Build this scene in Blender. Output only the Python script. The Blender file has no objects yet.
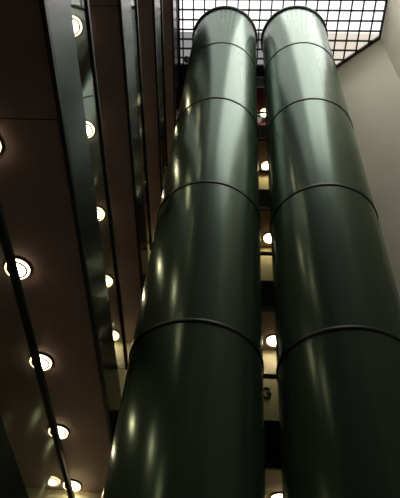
import bpy, bmesh, math, random
from mathutils import Vector, Matrix

random.seed(4)
SC = bpy.context.scene
COL = SC.collection
EYE = 1.6                      # eye height above the atrium floor; heights "h" below are above the eye
PITCH = 3.6                    # storey height
LEVELS = [1.8 + PITCH * k for k in range(6)]      # undersides of the gallery slabs, above the eye
SLAB = 0.88
RAIL = 1.93
XE = -1.73                     # side gallery edge
XG = -1.83                     # side glass plane
YB = 8.90                      # back gallery edge
YW = 10.18                     # back wall of back gallery
XW = -4.2                      # back wall of side gallery
YN = -3.2                      # wall behind the viewer
XR = 4.95                      # right wall
SY = -0.6                      # front edge of the skylight
HS = 21.5                      # skylight height above the eye


# ------------------------------------------------------------------ materials
def nodes(name):
    m = bpy.data.materials.new(name)
    m.use_nodes = True
    nt = m.node_tree
    return m, nt, nt.nodes, nt.links, nt.nodes['Principled BSDF']


def setp(b, **k):
    for n, v in k.items():
        b.inputs[n].default_value = v


def noise_mat(name, c1, c2, scale=3.0, rough=0.5, metallic=0.0, detail=3.0, stretch=(1, 1, 1),
              bump=0.0, rough2=None, spec=0.5):
    m, nt, N, L, b = nodes(name)
    tc = N.new('ShaderNodeTexCoord')
    mp = N.new('ShaderNodeMapping')
    mp.inputs['Scale'].default_value = stretch
    L.new(tc.outputs['Object'], mp.inputs['Vector'])
    nz = N.new('ShaderNodeTexNoise')
    nz.inputs['Scale'].default_value = scale
    nz.inputs['Detail'].default_value = detail
    L.new(mp.outputs['Vector'], nz.inputs['Vector'])
    cr = N.new('ShaderNodeValToRGB')
    cr.color_ramp.elements[0].position = 0.3
    cr.color_ramp.elements[1].position = 0.7
    cr.color_ramp.elements[0].color = (*c1, 1)
    cr.color_ramp.elements[1].color = (*c2, 1)
    L.new(nz.outputs['Fac'], cr.inputs['Fac'])
    L.new(cr.outputs['Color'], b.inputs['Base Color'])
    setp(b, Roughness=rough, Metallic=metallic)
    b.inputs['Specular IOR Level'].default_value = spec
    if rough2 is not None:
        mr = N.new('ShaderNodeMapRange')
        mr.inputs['To Min'].default_value = rough
        mr.inputs['To Max'].default_value = rough2
        L.new(nz.outputs['Fac'], mr.inputs['Value'])
        L.new(mr.outputs['Result'], b.inputs['Roughness'])
    if bump:
        bp = N.new('ShaderNodeBump')
        bp.inputs['Strength'].default_value = bump
        bp.inputs['Distance'].default_value = 0.01
        L.new(nz.outputs['Fac'], bp.inputs['Height'])
        L.new(bp.outputs['Normal'], b.inputs['Normal'])
    return m


def emit_mat(name, col, strength, base=(0.9, 0.9, 0.9)):
    m, nt, N, L, b = nodes(name)
    b.inputs['Base Color'].default_value = (*base, 1)
    b.inputs['Emission Color'].default_value = (*col, 1)
    b.inputs['Emission Strength'].default_value = strength
    setp(b, Roughness=0.3)
    return m


def glass_mat(name):
    m, nt, N, L, b = nodes(name)
    N.remove(b)
    out = N['Material Output']
    tr = N.new('ShaderNodeBsdfTransparent')
    tr.inputs['Color'].default_value = (0.92, 0.95, 0.91, 1)
    gl = N.new('ShaderNodeBsdfGlossy')
    gl.inputs['Roughness'].default_value = 0.015
    gl.inputs['Color'].default_value = (0.85, 0.88, 0.85, 1)
    fr = N.new('ShaderNodeFresnel')
    geo = N.new('ShaderNodeNewGeometry')      # same reflectance on both faces of the sheet
    io = N.new('ShaderNodeMapRange')
    io.inputs['To Min'].default_value = 1.52
    io.inputs['To Max'].default_value = 1 / 1.52
    L.new(geo.outputs['Backfacing'], io.inputs['Value'])
    L.new(io.outputs['Result'], fr.inputs['IOR'])
    mul = N.new('ShaderNodeMath')
    mul.operation = 'MULTIPLY'
    mul.use_clamp = True
    mul.inputs[1].default_value = 0.65
    mx = N.new('ShaderNodeMixShader')
    L.new(fr.outputs['Fac'], mul.inputs[0])
    L.new(mul.outputs[0], mx.inputs['Fac'])
    L.new(tr.outputs['BSDF'], mx.inputs[1])
    L.new(gl.outputs['BSDF'], mx.inputs[2])
    L.new(mx.outputs['Shader'], out.inputs['Surface'])
    return m


def ribbed_mat(name, c1, c2, freq):
    """painted board with narrow vertical ribs"""
    m, nt, N, L, b = nodes(name)
    tc = N.new('ShaderNodeTexCoord')
    wv = N.new('ShaderNodeTexWave')
    wv.bands_direction = 'X'
    wv.inputs['Scale'].default_value = freq
    wv.inputs['Distortion'].default_value = 0.0
    L.new(tc.outputs['Object'], wv.inputs['Vector'])
    cr = N.new('ShaderNodeValToRGB')
    cr.color_ramp.elements[0].color = (*c1, 1)
    cr.color_ramp.elements[1].color = (*c2, 1)
    cr.color_ramp.elements[0].position = 0.0
    cr.color_ramp.elements[1].position = 0.45
    L.new(wv.outputs['Fac'], cr.inputs['Fac'])
    L.new(cr.outputs['Color'], b.inputs['Base Color'])
    bp = N.new('ShaderNodeBump')
    bp.inputs['Strength'].default_value = 0.4
    bp.inputs['Distance'].default_value = 0.01
    L.new(wv.outputs['Fac'], bp.inputs['Height'])
    L.new(bp.outputs['Normal'], b.inputs['Normal'])
    setp(b, Roughness=0.5)
    return m


def soffit_mat(name, c1, c2, seam_y):
    """satin brown ceiling panels with one dark seam across the run"""
    m = noise_mat(name, c1, c2, 1.6, 0.42, 0.0, 4.0)
    nt = m.node_tree
    N, L = nt.nodes, nt.links
    b = N['Principled BSDF']
    src = b.inputs['Base Color'].links[0].from_socket
    tc = N.new('ShaderNodeTexCoord')
    sx = N.new('ShaderNodeSeparateXYZ')
    L.new(tc.outputs['Object'], sx.inputs['Vector'])
    d = N.new('ShaderNodeMath'); d.operation = 'SUBTRACT'; d.inputs[1].default_value = seam_y
    L.new(sx.outputs['Y'], d.inputs[0])
    w = N.new('ShaderNodeMath'); w.operation = 'PINGPONG'; w.inputs[1].default_value = 12.0
    L.new(d.outputs[0], w.inputs[0])
    lt = N.new('ShaderNodeMath'); lt.operation = 'LESS_THAN'; lt.inputs[1].default_value = 0.007
    L.new(w.outputs[0], lt.inputs[0])
    mx = N.new('ShaderNodeMix'); mx.data_type = 'RGBA'
    L.new(lt.outputs[0], mx.inputs['Factor'])
    L.new(src, mx.inputs['A'])
    mx.inputs['B'].default_value = (0.008, 0.006, 0.006, 1)
    L.new(mx.outputs['Result'], b.inputs['Base Color'])
    return m


M = {}
M['duct'] = noise_mat('green_duct_paint', (0.092, 0.150, 0.100), (0.106, 0.168, 0.114), 2.0, 0.21, 0.34, 4.0,
                      (6, 6, 0.35), 0.0, 0.25)
M['duct'].node_tree.nodes['Principled BSDF'].inputs['Specular Tint'].default_value = (0.88, 1.0, 0.92, 1)
M['band'] = noise_mat('black_band', (0.006, 0.007, 0.006), (0.012, 0.012, 0.011), 8, 0.45)
M['soffit'] = soffit_mat('brown_soffit', (0.36, 0.275, 0.28), (0.43, 0.335, 0.34), 2.81)
M['soffit_back'] = noise_mat('brown_soffit_back', (0.16, 0.105, 0.07), (0.20, 0.135, 0.09), 2.0, 0.45)
M['soffit_red'] = noise_mat('maroon_soffit', (0.10, 0.018, 0.022), (0.14, 0.028, 0.03), 3.0, 0.5)
M['fascia'] = noise_mat('grey_fascia_panel', (0.026, 0.025, 0.026), (0.034, 0.033, 0.034), 1.4, 0.2, 0.1, 3.0, (1, 0.4, 1), spec=0.4)
M['fascia_back'] = noise_mat('dark_fascia_panel', (0.008, 0.008, 0.008), (0.013, 0.012, 0.012), 2, 0.6, spec=0.12)
M['edge'] = noise_mat('black_edge_trim', (0.005, 0.005, 0.005), (0.011, 0.010, 0.010), 6, 0.4)
M['rail'] = noise_mat('black_handrail', (0.006, 0.006, 0.006), (0.014, 0.013, 0.012), 9, 0.35, 0.3)
M['glass'] = glass_mat('balustrade_glass')
M['floor'] = noise_mat('dark_stone_floor', (0.05, 0.048, 0.045), (0.09, 0.085, 0.08), 2.4, 0.35, 0.0, 6)
M['topping'] = noise_mat('gallery_floor_finish', (0.26, 0.22, 0.19), (0.32, 0.27, 0.235), 3, 0.5)
M['dark_wall'] = noise_mat('dark_brown_wall', (0.030, 0.026, 0.024), (0.045, 0.038, 0.035), 1.5, 0.55, 0, 4)
M['cream_wall'] = noise_mat('beige_plaster', (0.77, 0.74, 0.56), (0.84, 0.81, 0.62), 0.8, 0.8, 0, 5, (1, 1, 1), 0.08)
M['cream_low'] = noise_mat('grey_beige_plaster', (0.70, 0.69, 0.60), (0.76, 0.74, 0.65), 0.9, 0.8, 0, 5, (1, 1, 1), 0.08)
M['ribbed'] = ribbed_mat('ribbed_cream_board', (0.66, 0.60, 0.42), (0.86, 0.80, 0.58), 9.0)
M['yellow_wall'] = noise_mat('warm_yellow_plaster', (0.72, 0.62, 0.33), (0.80, 0.70, 0.40), 1.2, 0.7)
M['maroon'] = noise_mat('maroon_wall', (0.16, 0.02, 0.03), (0.20, 0.03, 0.04), 2.0, 0.55)
M['ceiling'] = noise_mat('dark_roof_lining', (0.02, 0.018, 0.017), (0.03, 0.027, 0.026), 2, 0.6)
M['bar'] = noise_mat('black_glazing_bar', (0.008, 0.007, 0.008), (0.016, 0.014, 0.015), 7, 0.5)
M['pane'] = emit_mat('opal_pane_boosted', (1.0, 0.97, 0.95), 6.5)  # unseen front panes, glow raised above the visible rows to light the atrium
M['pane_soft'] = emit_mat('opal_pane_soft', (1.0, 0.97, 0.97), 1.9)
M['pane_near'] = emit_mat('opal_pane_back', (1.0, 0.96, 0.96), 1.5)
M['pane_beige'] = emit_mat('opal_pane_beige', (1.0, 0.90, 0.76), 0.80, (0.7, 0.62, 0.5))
M['pane_shaded'] = emit_mat('opal_pane_shaded', (0.95, 0.92, 0.95), 0.30, (0.4, 0.38, 0.38))  # shade of the back rows put into a grey base and weak glow
M['lens'] = emit_mat('lamp_lens_lit', (1.0, 0.84, 0.56), 34.0, (1, 0.95, 0.85))
M['lamp_ring'] = emit_mat('lamp_ring_glow', (1.0, 0.76, 0.42), 6.0, (0.9, 0.85, 0.7))
M['housing'] = noise_mat('bronze_lamp_housing', (0.022, 0.016, 0.010), (0.035, 0.025, 0.016), 12, 0.35, 0.5)
M['sign'] = noise_mat('dark_sign_paint', (0.006, 0.006, 0.005), (0.010, 0.009, 0.008), 6, 0.7, spec=0.1)
M['steel'] = noise_mat('grey_spot_paint', (0.45, 0.45, 0.45), (0.55, 0.55, 0.54), 10, 0.4, 0.4)


# ------------------------------------------------------------------ mesh helpers
def obj(name, data, mat, parent=None, smooth=None):
    """data = (verts, faces); heights in verts are above the eye and turned into world z by the caller"""
    me = bpy.data.meshes.new(name)
    me.from_pydata(data[0], [], data[1])
    bm = bmesh.new(); bm.from_mesh(me)
    bmesh.ops.recalc_face_normals(bm, faces=bm.faces)
    if smooth is not None:
        for f in bm.faces:
            f.smooth = True
        for e in bm.edges:
            if len(e.link_faces) == 2 and e.calc_face_angle(0) > smooth:
                e.smooth = False
    bm.to_mesh(me); bm.free()
    me.materials.append(mat)
    o = bpy.data.objects.new(name, me)
    COL.objects.link(o)
    if parent is not None:
        o.parent = parent
    return o


def box(a, b):
    (x0, y0, z0), (x1, y1, z1) = a, b
    v = [(x0, y0, z0), (x1, y0, z0), (x1, y1, z0), (x0, y1, z0), (x0, y0, z1), (x1, y0, z1), (x1, y1, z1), (x0, y1, z1)]
    f = [(0, 3, 2, 1), (4, 5, 6, 7), (0, 1, 5, 4), (1, 2, 6, 5), (2, 3, 7, 6), (3, 0, 4, 7)]
    return v, f


def join(*ds):
    V, F = [], []
    for v, f in ds:
        n = len(V)
        V += list(v)
        F += [tuple(i + n for i in q) for q in f]
    return V, F


def bevelled(a, b, r):
    """box with chamfered edges, as (verts, faces)"""
    v, f = box(a, b)
    bm = bmesh.new()
    vs = [bm.verts.new(p) for p in v]
    for q in f:
        bm.faces.new([vs[i] for i in q])
    bmesh.ops.bevel(bm, geom=list(bm.edges), offset=r, segments=2, affect='EDGES', profile=0.6)
    bm.verts.index_update()
    out = [tuple(p.co) for p in bm.verts], [tuple(p.index for p in q.verts) for q in bm.faces]
    bm.free()
    return out


def lathe(profile, n=48, closed=False):
    """revolve (r, z) profile about z"""
    V, F = [], []
    k = len(profile)
    for i in range(n):
        a = 2 * math.pi * i / n
        for r, z in profile:
            V.append((r * math.cos(a), r * math.sin(a), z))
    last = k if closed else k - 1
    for i in range(n):
        j = (i + 1) % n
        for q in range(last):
            w = (q + 1) % k
            F.append((i * k + q, j * k + q, j * k + w, i * k + w))
    return V, F


def prism(poly, z0, z1):
    n = len(poly)
    V = [(x, y, z0) for x, y in poly] + [(x, y, z1) for x, y in poly]
    F = [tuple(range(n - 1, -1, -1)), tuple(range(n, 2 * n))]
    for i in range(n):
        j = (i + 1) % n
        F.append((i, j, n + j, n + i))
    return V, F


def tube(p, q, r, n=12):
    p, q = Vector(p), Vector(q)
    d = (q - p).normalized()
    u = d.orthogonal().normalized()
    w = d.cross(u)
    V, F = [], []
    for c in (p, q):
        for i in range(n):
            a = 2 * math.pi * i / n
            V.append(tuple(c + u * (r * math.cos(a)) + w * (r * math.sin(a))))
    for i in range(n):
        j = (i + 1) % n
        F.append((i, j, n + j, n + i))
    F += [tuple(range(n - 1, -1, -1)), tuple(range(n, 2 * n))]
    return V, F


def thing(name, label, cat, loc, group=None, rot=(0, 0, 0)):
    o = bpy.data.objects.new(name, None)
    o.empty_display_size = 0.2
    COL.objects.link(o)
    o.location = loc
    o.rotation_euler = rot
    o['label'] = label
    o['category'] = cat
    if group:
        o['group'] = group
    return o


def struct(name, data, mat, label=None, parent=None, smooth=None):
    o = obj(name, data, mat, parent, smooth)
    if parent is None:
        o['kind'] = 'structure'
        if label:
            o['label'] = label
    return o


def zz(h):
    return h + EYE


# ------------------------------------------------------------------ room shell
struct('floor', box((XW - 0.2, YN - 0.2, -0.2), (XR + 0.25, YW + 0.4, 0)), M['floor'], 'dark stone floor of the atrium')
struct('wall_near', box((XW - 0.2, YN - 0.2, 0), (XR + 0.25, YN, zz(HS) + 0.5)), M['dark_wall'], 'dark wall behind the viewer')
struct('wall_left', box((XW - 0.2, YN, 0), (XW, YW + 0.2, zz(HS) + 0.5)), M['dark_wall'], 'dark wall at the back of the left galleries')
struct('wall_right', box((XR, YN, 0), (XR + 0.25, 7.75, zz(HS) + 0.5)), M['cream_wall'], 'plain beige wall right of the ducts')
# chamfered beige wall between the right wall and the back galleries
B_, C_ = Vector((XR, 7.75)), Vector((3.60, 8.85))
D_ = Vector((3.60, YW + 0.2))
struct('wall_diagonal', prism([tuple(B_), (XR + 0.25, 7.75), (XR + 0.25, YW + 0.2), tuple(D_), tuple(C_)], 0, zz(HS) + 0.5),
       M['cream_wall'], 'angled beige wall beside the right duct')
nrm = Vector((-(C_ - B_).y, (C_ - B_).x)).normalized()
if nrm.y > 0:
    nrm = -nrm
q0, q1 = B_ + nrm * 0.002, C_ + nrm * 0.002
struct('trim_1', prism([tuple(q0), tuple(q1), tuple(q1 + nrm * 0.03), tuple(q0 + nrm * 0.03)], 0, zz(9.78)),
       M['cream_low'], 'paler lower facing of the angled wall')

# back walls, one finish per storey
for k, h in enumerate([-EYE] + LEVELS):
    top = LEVELS[k] if k < len(LEVELS) else HS + 0.5
    lo = h if k == 0 else h + SLAB
    mat = {2: 'ribbed', 3: 'yellow_wall', 4: 'yellow_wall', 5: 'maroon', 6: 'maroon'}.get(k, 'ribbed')
    struct('wall_back', box((XW, YW, zz(lo)), (3.60, YW + 0.2, zz(top))), M[mat],
           'back wall of gallery storey behind the ducts')

# gallery slabs: an L of side slab and back slab
for k, h in enumerate(LEVELS):
    z0, z1 = zz(h), zz(h + SLAB)
    bm_ = M['soffit_red'] if k == 5 else M['soffit_back']
    if k < 5:
        struct('ceiling', box((XW, YN, z0), (XE - 0.03, YW, z0 + 0.12)), M['soffit'], 'dark brown gallery soffit along the left side')
    struct('ceiling', box((XE - 0.03, YB + 0.03, z0), (3.60, YW, z0 + 0.12)), bm_, 'brown gallery soffit behind the ducts')
    if k < 5:
        struct('floor', box((XW, YN, z0 + 0.12), (XE - 0.03, YW, z1)), M['topping'], 'gallery floor slab along the left side')
    struct('floor', box((XE - 0.03, YB + 0.03, z0 + 0.12), (3.60, YW, z1)), M['topping'], 'gallery floor slab behind the ducts')
    # fascias facing the void and black edge channels under them
    if k < 5:
        struct('trim_2', box((XE - 0.03, YN, z0 + 0.06), (XE, YB + 0.03, z1)), M['fascia'], 'grey fascia band of the left gallery')
    struct('trim_3', box((XE, YB, z0 + 0.06), (3.60, YB + 0.03, z1)), M['fascia_back'], 'dark fascia band of the back gallery')
    if k < 5:
        struct('trim_4', bevelled((XE - 0.038, YN, z0 - 0.035), (XE + 0.012, YB - 0.012, z0 + 0.06), 0.008), M['edge'], 'black edge channel under the left fascia')
    struct('trim_5', bevelled((XE + 0.012, YB - 0.012, z0 - 0.035), (3.60, YB + 0.06, z0 + 0.06), 0.008), M['edge'], 'black edge channel under the back fascia')

# roof around the skylight
sk = [(-2.10, SY), (XR, SY), (XR, 7.75), (3.60, 8.85), (-2.10, 8.85)]
zr = zz(HS)
struct('ceiling', box((XW, YN, zr), (XR, SY, zr + 0.3)), M['ceiling'], 'dark roof lining in front of the skylight')
struct('ceiling', box((XW, SY, zr), (-2.10, YW, zr + 0.3)), M['ceiling'], 'dark roof lining left of the skylight')
struct('ceiling', box((-2.10, 8.85, zr), (3.60, YW, zr + 0.3)), M['ceiling'], 'dark roof lining behind the skylight')

# ------------------------------------------------------------------ skylight
win = thing('window_1', 'white gridded skylight above the two ducts', 'skylight', (0, 0, zr))
del win['category']
win['kind'] = 'structure'
PIT = 0.345
bars = []


def xmax_at(y):
    if y <= 7.75:
        return XR
    return XR + (3.60 - XR) * (y - 7.75) / (8.85 - 7.75)


def ymax_at(x):
    if x <= 3.60:
        return 8.85
    return 7.75 + (XR - x) * (8.85 - 7.75) / (XR - 3.60)


w = 0.023
y = 8.85 - 0.30
while y > SY + 0.1:
    bars.append(box((-2.10, y - w, -0.03), (xmax_at(y), y + w, 0.05)))
    y -= PIT
x = XR - 0.36
while x > -2.10:
    bars.append(box((x - w, SY, -0.029), (x + w, ymax_at(x), 0.051)))
    x -= 0.385
obj('glazing_bars', join(*bars), M['bar'], win)
fr = [box((-2.10, 8.79, -0.05), (3.60, 8.85, 0.08)), box((-2.10, SY, -0.05), (-2.06, 8.79, 0.08)),
      box((XR - 0.05, SY, -0.05), (XR, 7.75, 0.08)), box((-2.06, SY, -0.05), (XR - 0.05, SY + 0.06, 0.08))]
e0, e1 = B_, C_
fr.append(prism([tuple(e0), tuple(e1), tuple(e1 + nrm * 0.07), tuple(e0 + nrm * 0.07)], -0.05, 0.08))
obj('skylight_frame', join(*fr), M['bar'], win)
YG = 7.62
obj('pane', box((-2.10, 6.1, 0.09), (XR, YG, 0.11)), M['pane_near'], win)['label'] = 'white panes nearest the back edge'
obj('pane', box((0.75, SY, 0.09), (XR, 6.1, 0.11)), M['pane'], win)['label'] = 'unseen front panes, brightened to light the atrium'
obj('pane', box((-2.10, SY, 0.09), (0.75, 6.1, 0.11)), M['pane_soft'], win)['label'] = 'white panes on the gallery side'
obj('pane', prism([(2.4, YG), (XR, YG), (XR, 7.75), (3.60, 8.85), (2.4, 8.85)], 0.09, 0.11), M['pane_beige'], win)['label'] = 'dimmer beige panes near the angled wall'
obj('pane', box((-2.10, YG, 0.09), (2.4, 8.85, 0.11)), M['pane_shaded'], win)['label'] = 'back panes behind the ducts, shade put into their grey colour'

# ------------------------------------------------------------------ the two ducts
RING_H = [5.96, 9.575, 13.19, 16.71]
TOP_H = 19.68
R = 1.018


def make_duct(loc, label):
    t = thing('round_duct', label, 'duct', loc, 'pair of tall green ducts')
    cuts = [0.0] + [zz(2.35)] + [zz(h) for h in RING_H] + [zz(TOP_H)]
    g = 0.034
    for i in range(len(cuts) - 1):
        a = cuts[i] + (g if i else 0.0)
        b = cuts[i + 1] - g
        prof = [(R, a), (R, a + (b - a) * 0.5), (R, b), (R - 0.03, b), (R - 0.03, a)]
        obj('duct_section', lathe(prof, 128, True), M['duct'], t, 0.6)
    for z in cuts[1:-1]:
        prof = [(R - 0.03, z - g), (R + 0.010, z - g), (R + 0.016, z - g * 0.5), (R + 0.016, z + g * 0.5), (R + 0.010, z + g), (R - 0.03, z + g)]
        obj('seam_ring', lathe(prof, 128, True), M['band'], t, 0.9)
    z = cuts[-1]
    prof = [(R - 0.03, z - g), (R + 0.03, z - g), (R + 0.055, z), (R + 0.055, z + 0.08), (R + 0.02, z + 0.11), (R - 0.03, z + 0.11)]
    obj('top_rim', lathe(prof, 128, True), M['band'], t, 0.9)
    return t


make_duct((-0.421, 7.212, 0), 'tall dark green round duct on the left, beside the galleries')
make_duct((1.829, 7.185, 0), 'tall dark green round duct on the right, beside the beige wall')


# ------------------------------------------------------------------ balustrades
def balustrade(h, label, side):
    z = zz(h + SLAB)
    zt = zz(h + RAIL)
    if side:
        t = thing('glass_balustrade', label, 'railing', (XG, 0, z), 'glass railings of the galleries')
        y0, y1 = YN + 0.05, YB + 0.0
        n = 7
        s = (y1 - y0) / n
        for i in range(n):
            obj('glass_panel', box((-0.006, y0 + s * i + 0.006, 0.004), (0.006, y0 + s * (i + 1) - 0.006, zt - z - 0.05)), M['glass'], t)
        obj('handrail', bevelled((-0.03, y0, zt - z - 0.05), (0.03, y1 + 0.13, zt - z + 0.03), 0.012), M['rail'], t, 0.7)
    else:
        t = thing('glass_balustrade', label, 'railing', (0, YB + 0.10, z), 'glass railings of the galleries')
        x0, x1 = XG + 0.09, 3.58
        n = 3
        s = (x1 - x0) / n
        for i in range(n):
            obj('glass_panel', box((x0 + s * i + 0.006, -0.006, 0.004), (x0 + s * (i + 1) - 0.006, 0.006, zt - z - 0.05)), M['glass'], t)
        obj('handrail', bevelled((x0 - 0.055, -0.03, zt - z - 0.05), (x1, 0.03, zt - z + 0.03), 0.012), M['rail'], t, 0.7)
    return t


ORD = ['lowest', 'second lowest', 'third from bottom', 'fourth from bottom', 'fifth from bottom', 'topmost']
for k, h in enumerate(LEVELS[:5]):
    balustrade(h, f'clear glass railing with black handrail on the left galleries, {ORD[k]} storey', True)
for k, h in enumerate(LEVELS[1:], 1):
    balustrade(h, f'clear glass railing with black handrail seen between the ducts, {ORD[k]} storey', False)

# ------------------------------------------------------------------ ceiling lamps
lamp0 = thing('ceiling_lamp', 'x', 'lamp', (0, 0, 0), 'round lamps under the galleries')
obj('housing', lathe([(0.0, 0.0), (0.215, 0.0), (0.215, -0.018), (0.205, -0.026), (0.19, -0.026), (0.185, -0.012), (0.0, -0.012)], 48), M['housing'], lamp0, 0.6)
obj('glow_ring', lathe([(0.160, -0.013), (0.184, -0.013), (0.184, -0.046), (0.178, -0.054), (0.166, -0.052), (0.160, -0.042)], 48, True), M['lamp_ring'], lamp0, 0.8)
obj('inner_rim', lathe([(0.127, -0.013), (0.159, -0.013), (0.158, -0.055), (0.148, -0.062), (0.130, -0.058)], 48, True), M['housing'], lamp0, 0.8)
obj('lens', lathe([(0.0, -0.072), (0.04, -0.071), (0.08, -0.067), (0.110, -0.060), (0.123, -0.050), (0.126, -0.030), (0.126, -0.013)], 48), M['lens'], lamp0, 1.0)
for ch in lamp0.children:
    ch.data.transform(Matrix.Diagonal((0.84, 0.84, 1.0, 1.0)))
first = [True]


def lamp(x, y, h, label):
    if first[0]:
        o = lamp0
        first[0] = False
    else:
        o = lamp0.copy()
        COL.objects.link(o)
        for ch in lamp0.children:
            c = ch.copy()
            COL.objects.link(c)
            c.parent = o
    o.location = (x, y, zz(h))
    o['label'] = label
    return o


NTH = ['first', 'second', 'third', 'fourth', 'fifth']
SOF = {1: 'widest', 2: 'second widest', 3: 'third widest', 4: 'fourth widest'}
YS = [3.10, 4.84, 6.60, 8.31, 9.95]
for k in range(1, 5):
    for i, y in enumerate(YS):
        lamp(-2.585 if k == 1 else -2.50, y, LEVELS[k], f'lit round ceiling lamp, {NTH[i]} from top of the row on the {SOF[k]} left soffit')
GAP = {1: 'lowest, at the bottom edge', 2: 'second from bottom, above the letter', 3: 'third from bottom', 4: 'fourth from bottom', 5: 'topmost, below the maroon soffit'}
for k in range(1, 6):
    lamp(1.065, 9.83, LEVELS[k], f'lit round lamp in the gap between the ducts, {GAP[k]}')
lamp(-0.72, 9.83, LEVELS[1], 'round lamp behind the left duct, mirrored in the lowest left glass railing')

# ------------------------------------------------------------------ letter on the ribbed wall
def letter_G(hgt, wid, th, dep):
    a0, a1, n = math.radians(48), math.radians(352), 30
    V, F = [], []
    rx, rz = wid / 2, hgt / 2
    for i in range(n + 1):
        a = a0 + (a1 - a0) * i / n
        for r, yv in ((1, 0), (1, -dep), (0, -dep), (0, 0)):
            sx = rx - (0 if r else th)
            sz = rz - (0 if r else th)
            V.append((sx * math.cos(a), yv, sz * math.sin(a)))
    for i in range(n):
        for q in range(4):
            w_ = (q + 1) % 4
            F.append((i * 4 + q, (i + 1) * 4 + q, (i + 1) * 4 + w_, i * 4 + w_))
    F += [(3, 2, 1, 0), tuple(n * 4 + q for q in range(4))]
    bar = box((0.0, -dep, -0.02), (rx, 0, -0.02 + th))
    return join((V, F), bar)


g = obj('wall_letter', letter_G(0.30, 0.20, 0.040, 0.02), M['sign'])
g.location = (0.905, YW - 0.002, zz(7.83))
g['label'] = 'dark capital letter G on the ribbed cream wall between the ducts'
g['category'] = 'sign letter'

# ------------------------------------------------------------------ small spot fitting at the skylight edge
sp = thing('spotlight', 'small grey spotlight fitting left of the left duct top, under the skylight edge', 'spotlight', (-1.80, 8.50, zz(HS) - 0.03))
obj('stem', tube((0, 0, 0), (0, 0, -0.12), 0.02), M['steel'], sp, 0.7)
yoke = join(tube((-0.13, 0, -0.13), (0.13, 0, -0.13), 0.016), tube((-0.13, 0, -0.12), (-0.13, 0, -0.34), 0.016), tube((0.13, 0, -0.12), (0.13, 0, -0.34), 0.016))
obj('yoke', yoke, M['steel'], sp, 0.7)
hd = obj('lamp_head', lathe([(0.0, 0.14), (0.06, 0.135), (0.085, 0.10), (0.09, 0.0), (0.115, -0.12), (0.115, -0.15), (0.10, -0.15), (0.08, -0.02), (0.0, 0.0)], 32), M['steel'], sp, 0.7)
hd.location = (0, 0, -0.32)
hd.rotation_euler = (math.radians(-35), 0, 0)

# ------------------------------------------------------------------ world and camera
wd = bpy.data.worlds.new('World')
SC.world = wd
wd.use_nodes = True
wd.node_tree.nodes['Background'].inputs['Color'].default_value = (0.8, 0.85, 1.0, 1)
wd.node_tree.nodes['Background'].inputs['Strength'].default_value = 0.02

F_PX, PIT_, ROLL, YAW, CX, CY = 601.044, math.radians(50.27481524), math.radians(8.81776207), math.radians(-8.24970511), 173.033, 249.072
cam = bpy.data.cameras.new('camera')
co = bpy.data.objects.new('camera', cam)
COL.objects.link(co)
cam.sensor_fit = 'HORIZONTAL'
cam.sensor_width = 36
cam.lens = F_PX / 400 * 36
cam.shift_x = (200 - CX) / 400
cam.shift_y = (CY - 249) / 400
cam.clip_start = 0.02
Fv = Vector((math.sin(YAW) * math.cos(PIT_), math.cos(YAW) * math.cos(PIT_), math.sin(PIT_)))
R0 = Vector((math.cos(YAW), -math.sin(YAW), 0))
U0 = R0.cross(Fv)
Rv = R0 * math.cos(ROLL) + U0 * math.sin(ROLL)
Uv = Rv.cross(Fv)
co.matrix_world = Matrix(((Rv.x, Uv.x, -Fv.x, 0), (Rv.y, Uv.y, -Fv.y, 0), (Rv.z, Uv.z, -Fv.z, EYE), (0, 0, 0, 1)))
SC.camera = co
SC.view_settings.view_transform = 'Standard'
SC.view_settings.look = 'None'
SC.view_settings.exposure = 0.0
